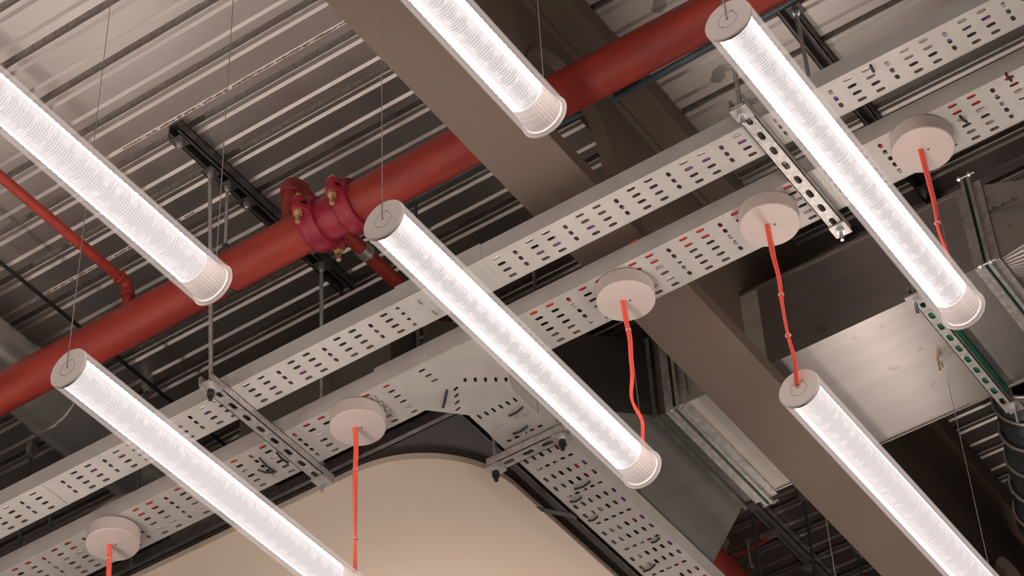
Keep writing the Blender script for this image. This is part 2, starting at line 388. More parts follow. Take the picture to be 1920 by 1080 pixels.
for k in range(3): MB().cyl((-0.3150+k*.0065, YA-.0012, 1.1030), (-0.3150+k*.0065, YA, 1.1030), .0006, n=8).build('rivet', 'duct_dark', duct)
def flange(x, wd, e=0.0052):
    b = MB()
    for (y0, y1, z0, z1) in ((YA-e, YBB+e, 1.06-e, 1.06), (YA-e, YBB+e, 1.13, 1.13+e), (YA-e, YA, 1.06, 1.13), (YBB, YBB+e, 1.06, 1.13)):
        b.box((x-wd, y0, z0), (x-wd*0.35, y1, z1)); b.box((x+wd*0.35, y0, z0), (x+wd, y1, z1))
    for (y0, y1, z0, z1) in ((YA-e*.45, YBB+e*.45, 1.06-e*.45, 1.06), (YA-e*.45, YA, 1.06, 1.13)):
        b.box((x-wd*2.6, y0, z0), (x-wd, y1, z1)); b.box((x+wd, y0, z0), (x+wd*2.6, y1, z1))
    return b
for x in (-0.5600, -0.3278):
    fl = flange(x, 0.0034, 0.0060).build('duct_flange', 'strut', duct)
    g = MB(); g.box((x-.0004, YA-.0035, 1.06-.0035), (x+.0004, YBB+.0035, 1.06)); g.box((x-.0004, YA-.0035, 1.06), (x+.0004, YA, 1.13)); g.build('gasket', 'green', fl)
    for (y, z) in ((YA-.0058, 1.0548), (YA-.0058, 1.1352), (YBB+.0058, 1.0548)):
        c = MB(); c.cyl((x-.0055, y, z), (x+.0075, y, z), .0008, n=8); c.hexnut((x-.0036, y, z), (1,0,0), .0019, .0016); c.hexnut((x+.0036, y, z), (1,0,0), .0019, .0016)
        c.build('bolt', 'nut', fl)
# folded edge lips along the duct
MB().box((-0.552, YA-.0008, 1.1296), (-0.336, YA, 1.1322)).build('edge_seam', 'duct', duct); MB().box((-0.552, YBB, 1.0588), (-0.336, YBB+.001, 1.0612)).build('edge_seam', 'duct', duct)
b = MB(); b.box((-0.5785, YA-.0035, 1.0565), (-0.5755, YBB+.0035, 1.06)); b.box((-0.5785, YA-.0035, 1.06), (-0.5755, YA, 1.13)); b.build('corner_seam', 'duct_dark', duct)

# sealed elbow further right: creased bright sheet duct
b = MB(); nn = 26
for i in range(nn):
    t = i/(nn-1); a = -0.25+t*1.5
for (x0, y0) in ((-0.3205, 1.100),):
    rows = []
    for i in range(19):
        t = i/18; y = 1.098+t*0.118; z = 1.0590-0.010*math.sin(PI*t)*(1 if i % 2 else 0.75)
        rows.append((y, z))
    vs = [(x0, 1.098+0.02*i/18, 1.0592) for i in range(19)] + [(x0+0.13, y-0.03, z-0.006) for y, z in rows]
    vs += [(v[0], v[1], v[2]+0.0008) for v in vs[:38]]
    fs = [(i, i+1, 19+i+1, 19+i) for i in range(18)]+[(38+i, 38+19+i, 38+19+i+1, 38+i+1) for i in range(18)]
    b.add(vs, fs, False)
b.build('creased_panel', 'duct', duct)

# ------------------------------------------------------------------ trays
def walls(b, x0, x1, y0, y1, h=0.0125, t=0.0006):
    b.box((x0, y0-t, 0.9998), (x1, y0-.00002, 1.0+h)); b.box((x0, y1+.00002, 0.9998), (x1, y1+t, 1.0+h))
    b.box((x0, y0, 1.0+h-.0004), (x1, y0+.0024, 1.0+h)); b.box((x0, y1-.0024, 1.0+h-.0004), (x1, y1, 1.0+h))
def swap(b):
    b.v = [(p[1], p[0], p[2]) for p in b.v]; return b
P3 = 0.0356
def tray_base(x0, x1, xc, y0, y1, rows, xtile0):
    """perforated base: tiles of one pitch, each with two columns of long slots and one column of short ones"""
    b = MB(); k = math.floor((x0-xtile0)/P3); yc = (y0+y1)/2; n = rows; t = 0.0005
    while True:
        a = xtile0+k*P3; bb = a+P3
        if a >= x1: break
        hs = []
        for i in range(n):
            y = yc+(i-(n-1)/2)*0.0060
            hs.append(slot(a+0.0119+P3*0.1, y, 0.0057, 0.0024)); hs.append(slot(a+0.0237+P3*0.1, y, 0.0057, 0.0024))
        for i in range(n-1):
            y = yc+(i-(n-2)/2)*0.0060
            hs.append(slot(a+P3*0.1, y, 0.0040, 0.0026, PI/2))
        lo, hi = max(a, x0), min(bb, x1)
        hs = [h for h in hs if min(p[0] for p in h) > lo+.0003 and max(p[0] for p in h) < hi-.0003]
        b.prism(rect(lo, y0, hi, y1), 1.0, 1.0+t, hs); k += 1
    return b
T1 = (0.8508, 0.8762); T2 = (0.9044, 0.9407)
tray1 = thing('cable_tray', 'narrow perforated cable tray, the one nearer the red pipe', 'cable tray', (-0.6, 0.863, 1.0), 'perforated cable trays')
for (xa, xb) in ((-1.45, -0.9022), (-0.9018, -0.6104), (-0.6100, -0.5541), (-0.5537, 0.05)):
    tb = tray_base(xa, xb, 0, T1[0], T1[1], 4, -0.6759-P3*0.1).build('tray_base', 'tray', tray1)
b = MB(); walls(b, -1.45, 0.05, *T1); b.build('side_wall', 'tray', tray1)
b = MB(); b.box((-0.6165, T1[0]-.0011, 0.9996), (-0.5535, T1[0]-.00062, 1.0132)); b.box((-0.6165, T1[0]-.0011, .9994), (-0.5535, T1[1]+.0004, 0.9999)); 
b.build('splice_plate', 'tray', tray1)
for (x, y) in ((-0.603, 0.857), (-0.601, 0.870)):
    c = MB()
    for q in (-1, 1): c.cyl((x, y+q*.0012, .9999), (x, y+q*.0012, .9984), .0011, n=8); c.cyl((x+.001, y+q*.0012, .9985), (x+.0012, y+q*.0012, .9970), .0005, n=6)
    c.build('fixing_clip', 'nut', tray1)
tray2 = thing('cable_tray', 'wider perforated cable tray that the round ceiling roses hang under', 'cable tray', (-0.6, 0.9225, 1.0), 'perforated cable trays')
tray_base(-1.45, -0.6709, 0, T2[0], T2[1], 6, -0.7405-P3*0.1).build('tray_base', 'tray', tray2)
tray_base(-0.5955, 0.05, 0, T2[0], T2[1], 6, -0.6015-P3*0.1).build('tray_base', 'tray', tray2)
b = MB(); b.box((-1.45, T2[0]-.0006, .9998), (0.05, T2[0]-.00002, 1.0132)); b.box((-1.45, T2[1]+.00002, .9998), (-.664, T2[1]+.0006, 1.0132)); b.box((-.588, T2[1]+.00002, .9998), (.05, T2[1]+.0006, 1.0132))
b.box((-1.45, T2[0], 1.0128), (0.05, T2[0]+.0024, 1.0132)); b.build('side_wall', 'tray', tray2)
# tee fitting plate with angled corners
BXA, BXB = -0.6400, -0.6035
tee_poly = [(-0.6709, T2[0]), (-0.5955, T2[0]), (-0.5955, T2[1]), (BXB, 0.9560), (BXB, 0.9860), (BXA, 0.9860), (BXA, 0.9610), (-0.6590, T2[1]), (-0.6709, T2[1])]
hs = [slot(-0.6655, 0.9225+(i-2.5)*.0060, .0052, .0020) for i in range(6)]
hs += [slot(-0.6390+i*.0006, 0.9090+i*.0061, .0052, .0020) for i in range(3)]
hs += [slot(-0.6225+i*.0052, 0.9322+i*.0038, .0050, .0020, -PI/3) for i in range(5)]
hs += [slot(-0.6220-0.0065-i*.0034, 0.9300+i*.0056, .0050, .0020, -0.35) for i in range(1, 5)]
hs += [slot(BXA+.0045+i*.0055, 0.9668, .0052, .0020, PI/2) for i in range(6)]
MB().prism(tee_poly, 0.9996, 1.0003, hs).build('tee_plate', 'tray', tray2)
b = MB(); b.box((-0.6720, T2[0]-.0011, 0.9996), (-0.5955, T2[0]-.00062, 1.0150))
for (p, q) in (((-0.5955, T2[1]), (BXB, .9560)), ((BXA, .9610), (-0.6590, T2[1]))):
    d = Vector((q[0]-p[0], q[1]-p[1])).normalized(); nrm = Vector((-d.y, d.x))*.0005
    b.add([(p[0],p[1],1),(q[0],q[1],1),(q[0],q[1],1.0132),(p[0],p[1],1.0132),(p[0]+nrm.x,p[1]+nrm.y,1),(q[0]+nrm.x,q[1]+nrm.y,1),(q[0]+nrm.x,q[1]+nrm.y,1.0132),(p[0]+nrm.x,p[1]+nrm.y,1.0132)],
          [(0,1,2,3),(4,7,6,5),(0,4,5,1),(1,5,6,2),(2,6,7,3),(3,7,4,0)])
b.box((BXB-.0006, .956, 1), (BXB, .986, 1.0132)); b.box((BXA, .961, 1), (BXA+.0006, .986, 1.0132)); b.build('tee_side', 'tray', tray2)
for i in range(4):
    y = 0.9110+i*.0066
    c = MB(); c.box((-0.6785, y-.0010, .9985), (-0.6765, y+.0010, .9996)); c.cyl((-0.6775, y, .9990), (-0.6770, y, .9968), .0006, n=6); c.build('tab_lock', 'nut', tray2)
for i in (0, 1, 3, 4):
    x = BXA+.0060+i*.0062
    c = MB(); c.box((x-.0010, .9795, .9985), (x+.0010, .9815, .9996)); c.cyl((x, .9805, .9990), (x, .9808, .9968), .0006, n=6); c.build('tab_lock', 'nut', tray2)
b = tray_base(0.9864, 2.0, 0, BXA, BXB, 6, 0.9980-P3*0.1); swap(b)
tray3 = thing('cable_tray', 'perforated branch tray running beside the beige panel', 'cable tray', (-0.622, 1.3, 1.0), 'perforated cable trays')
b.build('tray_base', 'tray', tray3)
b = MB(); walls(b, 0.9864, 2.0, BXA, BXB, .0132); swap(b); b.build('side_wall', 'tray', tray3)
TIES2 = [((-0.7723, 0.9146), (-0.7727, 0.9318)), ((-0.7802, 0.9235), (-0.7741, 0.9308)), ((-0.7602, 0.9170), (-0.7604, 0.9290)), ((-0.6369, 0.9329), (-0.6483, 0.9448)), ((-0.2690, 0.9167), (-0.2679, 0.9226)), ((-0.2339, 0.9035), (-0.2336, 0.9096)),]
TIES3 = [((-0.6271, 0.9932), (-0.6161, 0.9923)), ((-0.6193, 0.9769), (-0.6078, 0.9751)), ((-0.6264, 1.0643), (-0.6142, 1.0637)), ((-0.6360, 1.0738), (-0.6279, 1.0743)), ((-0.6372, 1.0979), (-0.6304, 1.0979)), ((-0.6374, 1.1679), (-0.6274, 1.1664)), ((-0.6159, 1.1438), (-0.6094, 1.1429)),]
TIES1 = [((-0.2924, 0.8529), (-0.2930, 0.8577)),]
# black cable ties threaded through the slots
def ties(tray, segs):
    for (a, b_) in segs:
        a = Vector((a[0], a[1], .9992)); b_ = Vector((b_[0], b_[1], .9992)); mid = (a+b_)/2; mid.z = .9982
        MB().tube([a+Vector((0, 0, .0012)), a, mid, b_, b_+Vector((0, 0, .0012))], .00075, 6).build('cable_tie', 'black', tray)
ties(tray2, TIES2); ties(tray3, TIES3); ties(tray1, TIES1)
# cables lying in the trays
def wav(x0, x1, y, z, a, ph, n=70): return [(x0+(x1-x0)*i/n, y+a*math.sin(i*0.55+ph)+a*.5*math.sin(i*.21+ph*2), z) for i in range(n+1)]
cabs = [('red data cable lying in the near side of the rose tray', 'red', wav(-1.3, 0.0, 0.9080, 1.0018, .0004, 0), .0011),
        ('red data cable lying second in the rose tray', 'red', wav(-1.3, 0.0, 0.9128, 1.0019, .0010, 2), .0011),
        ('white cable lying along the middle of the rose tray', 'white', wav(-1.3, 0.0, 0.9220, 1.0022, .0028, 1), .0013),
        ('white cable lying along the far side of the rose tray', 'white', wav(-1.3, 0.0, 0.9340, 1.0022, .0026, 4), .0013),
        ('purple cable lying in the narrow tray', 'purple', wav(-1.3, 0.0, 0.8640, 1.0019, .0026, 3), .0011),
        ('white cable lying on the near side of the narrow tray', 'white', wav(-1.3, 0.0, 0.8545, 1.0020, .0012, 5), .0012)]
for lab, mt, pts, r in cabs:
    cbl = MB().tube(pts, r, 8).build('cable', mt, org=W(pts[len(pts)//2])); cbl['label'] = lab; cbl['category'] = 'cable'; cbl['group'] = 'cables in the trays'
for lab, mt, x, ph, a in (('white cable lying along the middle of the branch tray', 'white', -0.6240, 0, .0022), ('white cable lying on the panel side of the branch tray', 'white', -0.6325, 2, .0020),
                          ('purple cable lying on the duct side of the branch tray', 'purple', -0.6075, 1, .0010), ('red cable lying on the duct side of the branch tray', 'red', -0.6140, 4, .0020)):
    pts = [(q[1], q[0], q[2]) for q in wav(0.99, 1.9, x, 1.0020, a, ph)]
    cbl = MB().tube(pts, .0012, 8).build('cable', mt, org=W(pts[35])); cbl['label'] = lab; cbl['category'] = 'cable'; cbl['group'] = 'cables in the trays'
lp = [(-0.4905+0.020*t, 0.9085, 1.0040+0.0150*math.sin(PI*t)) for t in [i/12 for i in range(13)]]
o = MB().tube(lp, .0010, 10).build('cable_loop', 'red', org=W(lp[6])); o['label'] = 'small red cable loop standing up out of the rose tray beside the beam'; o['category'] = 'cable'
lp = [(-0.2985+0.014*t, 0.9080, 1.0040+0.0115*math.sin(PI*t)) for t in [i/12 for i in range(13)]]
o = MB().tube(lp, .0010, 10).build('cable_loop', 'red', org=W(lp[6])); o['label'] = 'small red cable loop above the rightmost ceiling rose'; o['category'] = 'cable'

# ------------------------------------------------------------------ trapeze hangers (slotted channel + rods)
def channel(x, ya, yb, zb, wx=0.0094, h=0.0068, nslot=8, t=.0005, slen=.0072, swid=.0034):
    b = MB(); L_ = yb-ya
    hs = [slot(x, ya+L_*(i+1.0)/(nslot+1.0), slen, swid, PI/2) for i in range(nslot)]
    b.prism(rect(x-wx/2, ya, x+wx/2, yb), zb, zb+t, hs)
    b.box((x-wx/2, ya, zb), (x-wx/2+t, yb, zb+h)); b.box((x+wx/2-t, ya, zb), (x+wx/2, yb, zb+h))
    b.box((x-wx/2, ya, zb+h-t), (x-wx/2+.0018, yb, zb+h)); b.box((x+wx/2-.0018, ya, zb+h-t), (x+wx/2, yb, zb+h))
    return b
def rod(a, b_, r=.0014): return MB().cyl(a, b_, r, n=10)
def thread(a, b_, r): # short visible threaded tail
    m = MB(); n = 10; a = Vector(a); b_ = Vector(b_); pts = []; rr = []
    for i in range(n*2+1): pts.append(a.lerp(b_, i/(n*2))); rr.append(r*(1.0 if i % 2 else 0.82))
    return m.tube(pts, rr, 10)
def hanger(label, ch, ends, tops, zb, black_caps, rodmat='rod', plate_h=.0005, along='y', name='trapeze_hanger', group='trapeze hangers', tail=.0065):
    (px, py) = ((ends[0][0]+ends[1][0])/2, (ends[0][1]+ends[1][1])/2)
    t = thing(name, label, 'hanger', (px, py, zb), group)
    ch.build('channel', 'strut', t)
    for (x, y), top, bc in zip(ends, tops, black_caps):
        pl = MB().box((x-.0052, y-.0052, zb-.0012), (x+.0052, y+.0052, zb-.0001)).build('plate', 'strut', t)
        nt = MB().hexnut((x, y, zb-.0022), (0,0,1), .0026, .0020); nt.build('nut', 'nut', pl)
        if top: rod((x, y, zb-.002), top).build('threaded_rod', rodmat, t)
        if bc:
            c = MB().lathe((x, y, zb-.0030), (0,0,-1), [(0, .0024), (.0038, .0026), (.0042, .0017), (.0075, .0015), (.0078, .0001)], 14); c.build('end_cap', 'black', t)
        else: thread((x, y, zb-.0032), (x, y, zb-.003-tail), .0012).build('thread_tail', 'nut', t)
    return t
hanger('trapeze hanger under both trays at left, with one black capped rod end', channel(-0.7490, 0.8310, 0.9570, 0.9930), [(-0.7484, 0.8370), (-0.7490, 0.9505)],
       [(-0.7613, 0.8371, 1.1878), (-0.7563, 0.9544, 1.1878)], 0.9930, (True, False))
hanger('trapeze hanger under both trays at right, bare threaded rod ends', channel(-0.3655, 0.8290, 0.9555, 0.9930), [(-0.3655, 0.8350), (-0.3650, 0.9490)],
       [(-0.3667, 0.8351, 1.1878), (-0.3667, 0.9488, 1.1878)], 0.9930, (False, False))
ch = channel(1.0075, -0.6555, -0.5960, 0.9925, nslot=3, slen=.0085); swap(ch)
hanger('short hanger across the branch tray with two black capped rod ends', ch, [(-0.6515, 1.0078), (-0.6000, 1.0078)], [(-0.6515, 1.0075, 1.0270), (-0.6000, 1.0075, 1.0600)], 0.9925, (True, True))
dh = hanger('slotted channel with green pads carrying the rectangular duct', channel(-0.3760, 1.0830, 1.2270, 1.0500, wx=.0080, nslot=10), [(-0.3775, 1.0880), (-0.3720, 1.2230)],
       [(-0.3775, 1.0880, ZD), (-0.3720, 1.2230, ZD)], 1.0500, (False, False), tail=.011)
pad = MB().box((-0.3782, 1.099, 1.0516), (-0.3738, 1.213, 1.0548)); pad.box((-0.3800, 1.0975, 1.0556), (-0.3705, 1.2135, 1.0592)); pad.build('isolation_pad', 'green', dh)

def deck_strut(label, x, ya, yb, spots, mt='dark_strut'):
    t = thing('deck_strut', label, 'strut', (x, (ya+yb)/2, 1.196), 'struts fixed to the deck')
    b = MB(); w_ = .0052; z0, z1 = 1.196, 1.2058
    b.box((x-w_, ya, z0), (x-w_+.0007, yb, z1)); b.box((x+w_-.0007, ya, z0), (x+w_, yb, z1)); b.box((x-w_, ya, z1-.0007), (x+w_, yb, z1))
    b.box((x-w_, ya, z0), (x-w_+.0026, yb, z0+.0007)); b.box((x+w_-.0026, ya, z0), (x+w_, yb, z0+.0007)); b.build('channel', mt, t)
    for (px, py) in spots:
        pl = MB().box((px-.0050, py-.0050, 1.1948), (px+.0050, py+.0050, 1.1959)).build('plate', mt, t)
        MB().hexnut((px, py, 1.1935), (0,0,1), .0026, .0022).hexnut((px, py, 1.1912), (0,0,1), .0021, .0014).cyl((px, py, 1.196), (px, py, 1.1880), .0012, n=8).build('nut', 'nut', pl)
    return t
deck_strut('dark strut fixed to the deck above the pipe, left of the coupling', -0.7580, 0.7950, 0.9880, [(-0.7601, 0.8030), (-0.7613, 0.8371), (-0.7602, 0.8541), (-0.7595, 0.8743), (-0.7563, 0.9544)])
deck_strut('dark strut fixed to the deck behind the right hand tubes', -0.3735, 0.8200, 1.2000, [(-0.3667, 0.8351), (-0.3667, 0.9488), (-0.3740, 1.1440)])
deck_strut('dark strut fixed to the deck below the bare threaded rods at bottom right', -0.6470, 1.3560, 1.5200, [(-0.6487, 1.3774), (-0.6510, 1.4760)], 'strut')

# ------------------------------------------------------------------ sprinkler pipework
YP, ZP, RP = 0.8585, 1.1155, 0.0142
pipe = thing('sprinkler_pipe', 'thick red sprinkler main running through the hole in the beam', 'pipe', (-0.67, YP, ZP))
MB().cyl((-1.6, YP, ZP), (-0.6850, YP, ZP), RP, n=40).build('pipe_length', 'pipe', pipe)
MB().cyl((-0.6510, YP, ZP), (0.3, YP, ZP), RP, n=40).build('pipe_length', 'pipe', pipe)
MB().lathe((-0.6850, YP, ZP), (1,0,0), [(-.004, RP*.99), (0, RP*1.0), (.006, RP*1.03), (.010, RP*1.04), (.017, RP*1.07), (.024, RP*1.04), (.028, RP*1.03), (.034, RP), (.038, RP*.99)], 40).build('tee_body', 'coupling', pipe)
def coupling(xc, wd):
    b = MB()
    b.lathe((xc-wd/2, YP, ZP), (1,0,0), [(0, RP*1.02), (0, RP*1.22), (wd*.12, RP*1.30), (wd*.25, RP*1.34), (wd*.5, RP*1.30), (wd*.75, RP*1.34), (wd*.88, RP*1.30), (wd, RP*1.22), (wd, RP*1.02)], 44)
    for s_ in (-1, 1):
        for up in (-1, 1):
            y = YP+s_*(RP*1.30+.0028); z = ZP+up*.0034
            b.lathe((xc, y, z-.0017), (0,0,1), [(0, .0002), (0, .0046), (.0034, .0046), (.0034, .0002)], 16)
            b.box((xc-wd*.42, min(YP+s_*RP*1.0, y), z-.0017), (xc+wd*.42, max(YP+s_*RP*1.0, y), z+.0017))
    o = b.build('coupling', 'coupling', pipe)
    for s_ in (-1, 1):
        y = YP+s_*(RP*1.30+.0032)
        c = MB(); c.cyl((xc, y, ZP-.0155), (xc, y, ZP+.0100), .00165, n=12); c.hexnut((xc, y, ZP-.0068), (0,0,1), .0032, .0028); c.lathe((xc, y, ZP-.0080), (0,0,-1), [(0, .0024), (.0012, .0020), (.0014, .0016)], 12)
        c.hexnut((xc, y, ZP+.0066), (0,0,1), .0030, .0024); c.build('bolt', 'brass', o)
    return o
coupling(-0.6835, .0125); coupling(-0.6560, .0120)
# branch rising from the main and running back over it
def elbow(p0, p1, p2, r, R_, n=8):
    p0, p1, p2 = map(Vector, (p0, p1, p2)); a = (p0-p1).normalized(); b_ = (p2-p1).normalized(); pts = [p1+a*R_*1.35]
    for i in range(n+1):
        t = i/n*PI/2; pts.append(p1+a*R_*(1-math.sin(t))+b_*R_*(1-math.cos(t)))
    pts.append(p1+b_*R_*1.35); return pts
bz = 1.1715; bx = -0.7085
o = MB().cyl((bx, YP, ZP+RP*.8), (bx, YP, bz-.008), 0.0051, n=20).cyl((bx, YP+.008, bz), (bx, 1.60, bz), 0.0051, n=20).build('branch_pipe', 'pipe', pipe)
e_ = MB(); pts = elbow((bx, YP, bz-.02), (bx, YP, bz), (bx, YP+.02, bz), .005, .0085); e_.tube(pts, [.0067]*2+[.0063]*(len(pts)-4)+[.0067]*2, 20)
e_.torus((bx, YP, bz-.0115), (0,0,1), .0058, .0012, 20); e_.torus((bx, YP+.0115, bz), (0,1,0), .0058, .0012, 20); e_.build('elbow', 'pipe', o)
MB().lathe((bx, 0.9370, bz), (0,1,0), [(0, .0052), (0, .0058), (.0015, .0060), (.0030, .0058), (.0055, .0058), (.0070, .0060), (.0085, .0058), (.0085, .0052)], 24).build('band_clamp', 'strut', o)
bx = -0.8490; bz = 1.1560
o = MB().cyl((bx, YP, ZP+RP*.8), (bx, YP, bz-.008), .0036, n=20).cyl((bx, YP-.008, bz), (bx, -0.2, bz), .0036, n=20).build('branch_pipe', 'pipe', pipe)
e_ = MB(); pts = elbow((bx, YP, bz-.02), (bx, YP, bz), (bx, YP-.02, bz), .005, .0075); e_.tube(pts, [.0047]*2+[.0044]*(len(pts)-4)+[.0047]*2, 20)
e_.torus((bx, YP, bz-.0100), (0,0,1), .0041, .0010, 20); e_.torus((bx, YP-.0100, bz), (0,1,0), .0041, .0010, 20); e_.build('elbow', 'pipe', o)
# hanger of the main
ph = thing('pipe_hanger', 'thin rod and ring hanger holding the red main below the left strut', 'hanger', (-0.7602, YP, ZP+RP))
MB().cyl((-0.7602, YP-.003, ZP+RP+.006), (-0.7602, 0.8541, 1.1905), .0012, n=8).build('threaded_rod', 'rod', ph)
MB().lathe((-0.7630, YP, ZP), (1,0,0), [(0, RP*1.01), (0, RP*1.06), (.0056, RP*1.06), (.0056, RP*1.01)], 36).build('ring', 'dark_strut', ph)
MB().box((-0.7632, YP-.0045, ZP+RP*1.03), (-0.7572, YP-.0012, ZP+RP+.0075)).hexnut((-0.7602, YP-.003, ZP+RP+.0088), (0,0,1), .0024, .0020).build('bracket', 'dark_strut', ph)
o = MB().tube([(-0.75, 0.9350, 1.1900), (-0.60, 0.9350, 1.1900), (-0.495, 0.9350, 1.1840), (-0.30, 0.9345, 1.1900), (0.1, 0.9345, 1.1900)], .0022, 12).build('conduit', 'conduit', org=W((-0.45, .92, 1.1985)))
o['label'] = 'blue grey conduit on the deck just beyond the red main'; o['category'] = 'conduit'
o = MB().tube([(-0.9230, 0.2, 1.1800), (-0.9230, 1.2, 1.1800)], .0015, 10).build('cable', 'black', org=W((-0.923, .8, 1.18)))
o['label'] = 'straight black cable running under the deck at far left'; o['category'] = 'cable'
jb = thing('junction_clip', 'small grey cross shaped clip on the deck beyond the main', 'clip', (-0.5930, 0.8900, 1.2040))
MB().box((-0.5985, .8880, 1.2035), (-0.5875, .8920, 1.2050)).box((-0.5950, .8850, 1.2030), (-0.5910, .8950, 1.2045)).cyl((-0.5930, .89, 1.2030), (-0.5930, .89, 1.2010), .0012, n=8).build('plate', 'strut', jb)

# ------------------------------------------------------------------ tube lights
ZL, RT, RDF = 0.875, 0.01265, 0.0096
TL = 0.2500
def make_tube():
    x, y0 = 0.0, 0.0; y1 = TL
    t = thing('tube_light', 'x', 'light', (x, y0, ZL), 'clear acrylic tube lights')
    # outer sleeve, open cylinder with rounded rims
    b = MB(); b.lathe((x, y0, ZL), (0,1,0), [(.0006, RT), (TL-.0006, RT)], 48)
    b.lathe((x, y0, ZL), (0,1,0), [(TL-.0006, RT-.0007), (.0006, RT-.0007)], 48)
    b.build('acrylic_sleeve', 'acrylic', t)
    # pleated lit film
    prof = []; n = 118; a, e_ = .0016, TL-.0175
    for i in range(n+1):
        prof.append((a+(e_-a)*i/n, RDF+(0.00012 if i % 2 else -0.00012)))
    b = MB(); b.lathe((x, y0, ZL), (0,1,0), prof, 40)
    d = b.build('diffuser', 'diffuser', t)
    # cap at the near end with a scribed disc and two screws
    c = MB().lathe((x, y0, ZL), (0,1,0), [(-.0006, .0001), (-.0006, RT-.0006), (.0000, RT), (.0012, RT), (.0012, .0001)], 48).build('end_cap', 'cap', t)
    MB().torus((x, y0-.0006, ZL-.0004), (0,1,0), .0050, .00010, 40, 6).build('scribed_ring', 'dark_strut', c)
    s_ = MB()
    for q in (-1, 1): s_.cyl((x+q*.0030, y0-.0009, ZL+q*.0042), (x+q*.0030, y0-.0005, ZL+q*.0042), .0003, n=8)
    s_.cyl((x, y0-.0010, ZL), (x, y0-.0005, ZL), .0004, n=8); s_.build('screw', 'dark_strut', c)
    MB().torus((x, y0+.0010, ZL), (0,1,0), RT-.0002, .00028, 48, 6).build('rim', 'cap', c)
    # fluted reflector rings and cap at the far end
    r = MB()
    for i in range(5):
        yy = y1-.0172+i*.0036
        pr = []
        r.torus((x, yy, ZL), (0,1,0), RDF+.0001+.00015*i, .0003, 40, 6)
    nf = 72
    vs = []; fs = []
    for k in range(nf):
        a_ = 2*PI*k/nf; rr = RDF+(.00018 if k % 2 else -.00018)
        vs.append((x+rr*math.sin(a_), y1-.0174, ZL+rr*math.cos(a_))); vs.append((x+rr*1.08*math.sin(a_), y1-.0016, ZL+rr*1.08*math.cos(a_)))
    for k in range(nf):
        k2 = (k+1) % nf; fs.append((2*k, 2*k2, 2*k2+1, 2*k+1))
    r.add(vs, fs); r.build('fluted_end_glow', 'reflector', t)
    MB().lathe((x, y1, ZL), (0,1,0), [(-.0012, .0001), (-.0012, RT-.0008), (0, RT), (.0008, RT-.0005), (.0008, .0001)], 48).build('end_cap', 'cap', t)
    MB().torus((x, y1-.0004, ZL), (0,1,0), RT-.0002, .00055, 48, 6).build('rim', 'reflector', t)
    return t
proto = make_tube()
tubes = [(-0.6077, 0.6763-TL, 'glowing tube entering at the upper left edge, ends left of the pipe coupling'),
         (-0.4021, 0.6810-TL, 'glowing tube at top centre, its rounded far end in front of the beam'),
         (-0.5077, 0.6905, 'glowing tube in the middle, capped end right beside the red coupling'),
         (-0.7111, 0.6795, 'glowing tube at lower left, capped end over the red main'),
         (-0.2975, 0.6808, 'glowing tube at upper right, passing over the right trapeze hanger'),
         (-0.4003, 0.9328, 'glowing tube at lower right, capped end with the red cord entering it'),
         (-0.8130, 0.6780-TL, 'unseen tube left of the picture, nearer row'), (-0.9100, 0.6800, 'unseen tube left of the picture, farther row'),
         (-0.1985, 0.6780-TL, 'unseen tube right of the picture, nearer row'), (-0.1960, 0.9330, 'unseen tube right of the picture, farther row'),
         (-0.4858, 1.1420, 'unseen tube below the picture'),
         (-0.7100, 0.1760, 'unseen tube above the picture, left'), (-0.5080, 0.1760, 'unseen tube above the picture, middle'), (-0.3000, 0.1760, 'unseen tube above the picture, right')]
tubes += [(-0.8120, 1.1000, 'unseen fill tube below the beige panel, first'), (-0.8000, 1.3600, 'unseen fill tube below the beige panel, second'), (-0.6080, 1.3300, 'unseen fill tube below the branch tray'),
          (-0.9000, 1.1000, 'unseen fill tube below the beige panel, third'), (-1.0130, 0.4300, 'unseen fill tube far left, nearer row'), (-1.1150, 0.6800, 'unseen fill tube far left, farther row')]  # unseen tubes added to light the beige panel and the deck
def wire_top(x, y):
    if 1.085 < y < 1.225 and x > -0.60: return 1.0590
    if -0.527 < x < -0.479: return ZF
    if x < -0.67 and 0.985 < y: return 1.0243
    return ZD
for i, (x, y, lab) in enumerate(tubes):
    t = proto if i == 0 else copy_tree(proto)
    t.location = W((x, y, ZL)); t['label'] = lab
for i, (x, y, lab) in enumerate(tubes):
    t = [o for o in C.objects if o.get('label') == lab][0]
    if lab.startswith('unseen') and lab != 'unseen tube below the picture': continue
    ends = (y-.0010, y+TL+.0012)
    if i in (2, 3, 4): ends = ends[:1]          # their far end hangs from a ceiling rose
    if i == 5: ends = ends[1:]
    for yy in ends:
        MB().cyl((x, yy, ZL), (x, yy, wire_top(x, yy)), .00027, n=6).build('suspension_wire', 'wire', t)

# wire gripper under the duct, holding the wire of a tube
gr = thing('wire_gripper', 'small brass wire gripper with a tangle of wire under the bright duct', 'clamp', (-0.3957, 1.1613, 1.058))
MB().cyl((-0.3957, 1.1600, 1.0600), (-0.3957, 1.1600, 1.0490), .0009, n=8).cyl((-0.3938, 1.1606, 1.0572), (-0.3938, 1.1606, 1.0510), .0006, n=8).build('barrel', 'brass', gr)
b = MB()
for i in range(5):
    pts = []
    for k in range(12):
        t = k/11; pts.append((-0.3950+.0150*t+random.uniform(-.0005, .0005), 1.1600+.0035*math.sin(PI*t)*(i-2)*.5-.002*t, 1.0565-.0022*math.sin(PI*t+i)))
    b.tube(pts, .00014, 5)
b.build('wire_tangle', 'wire', gr)

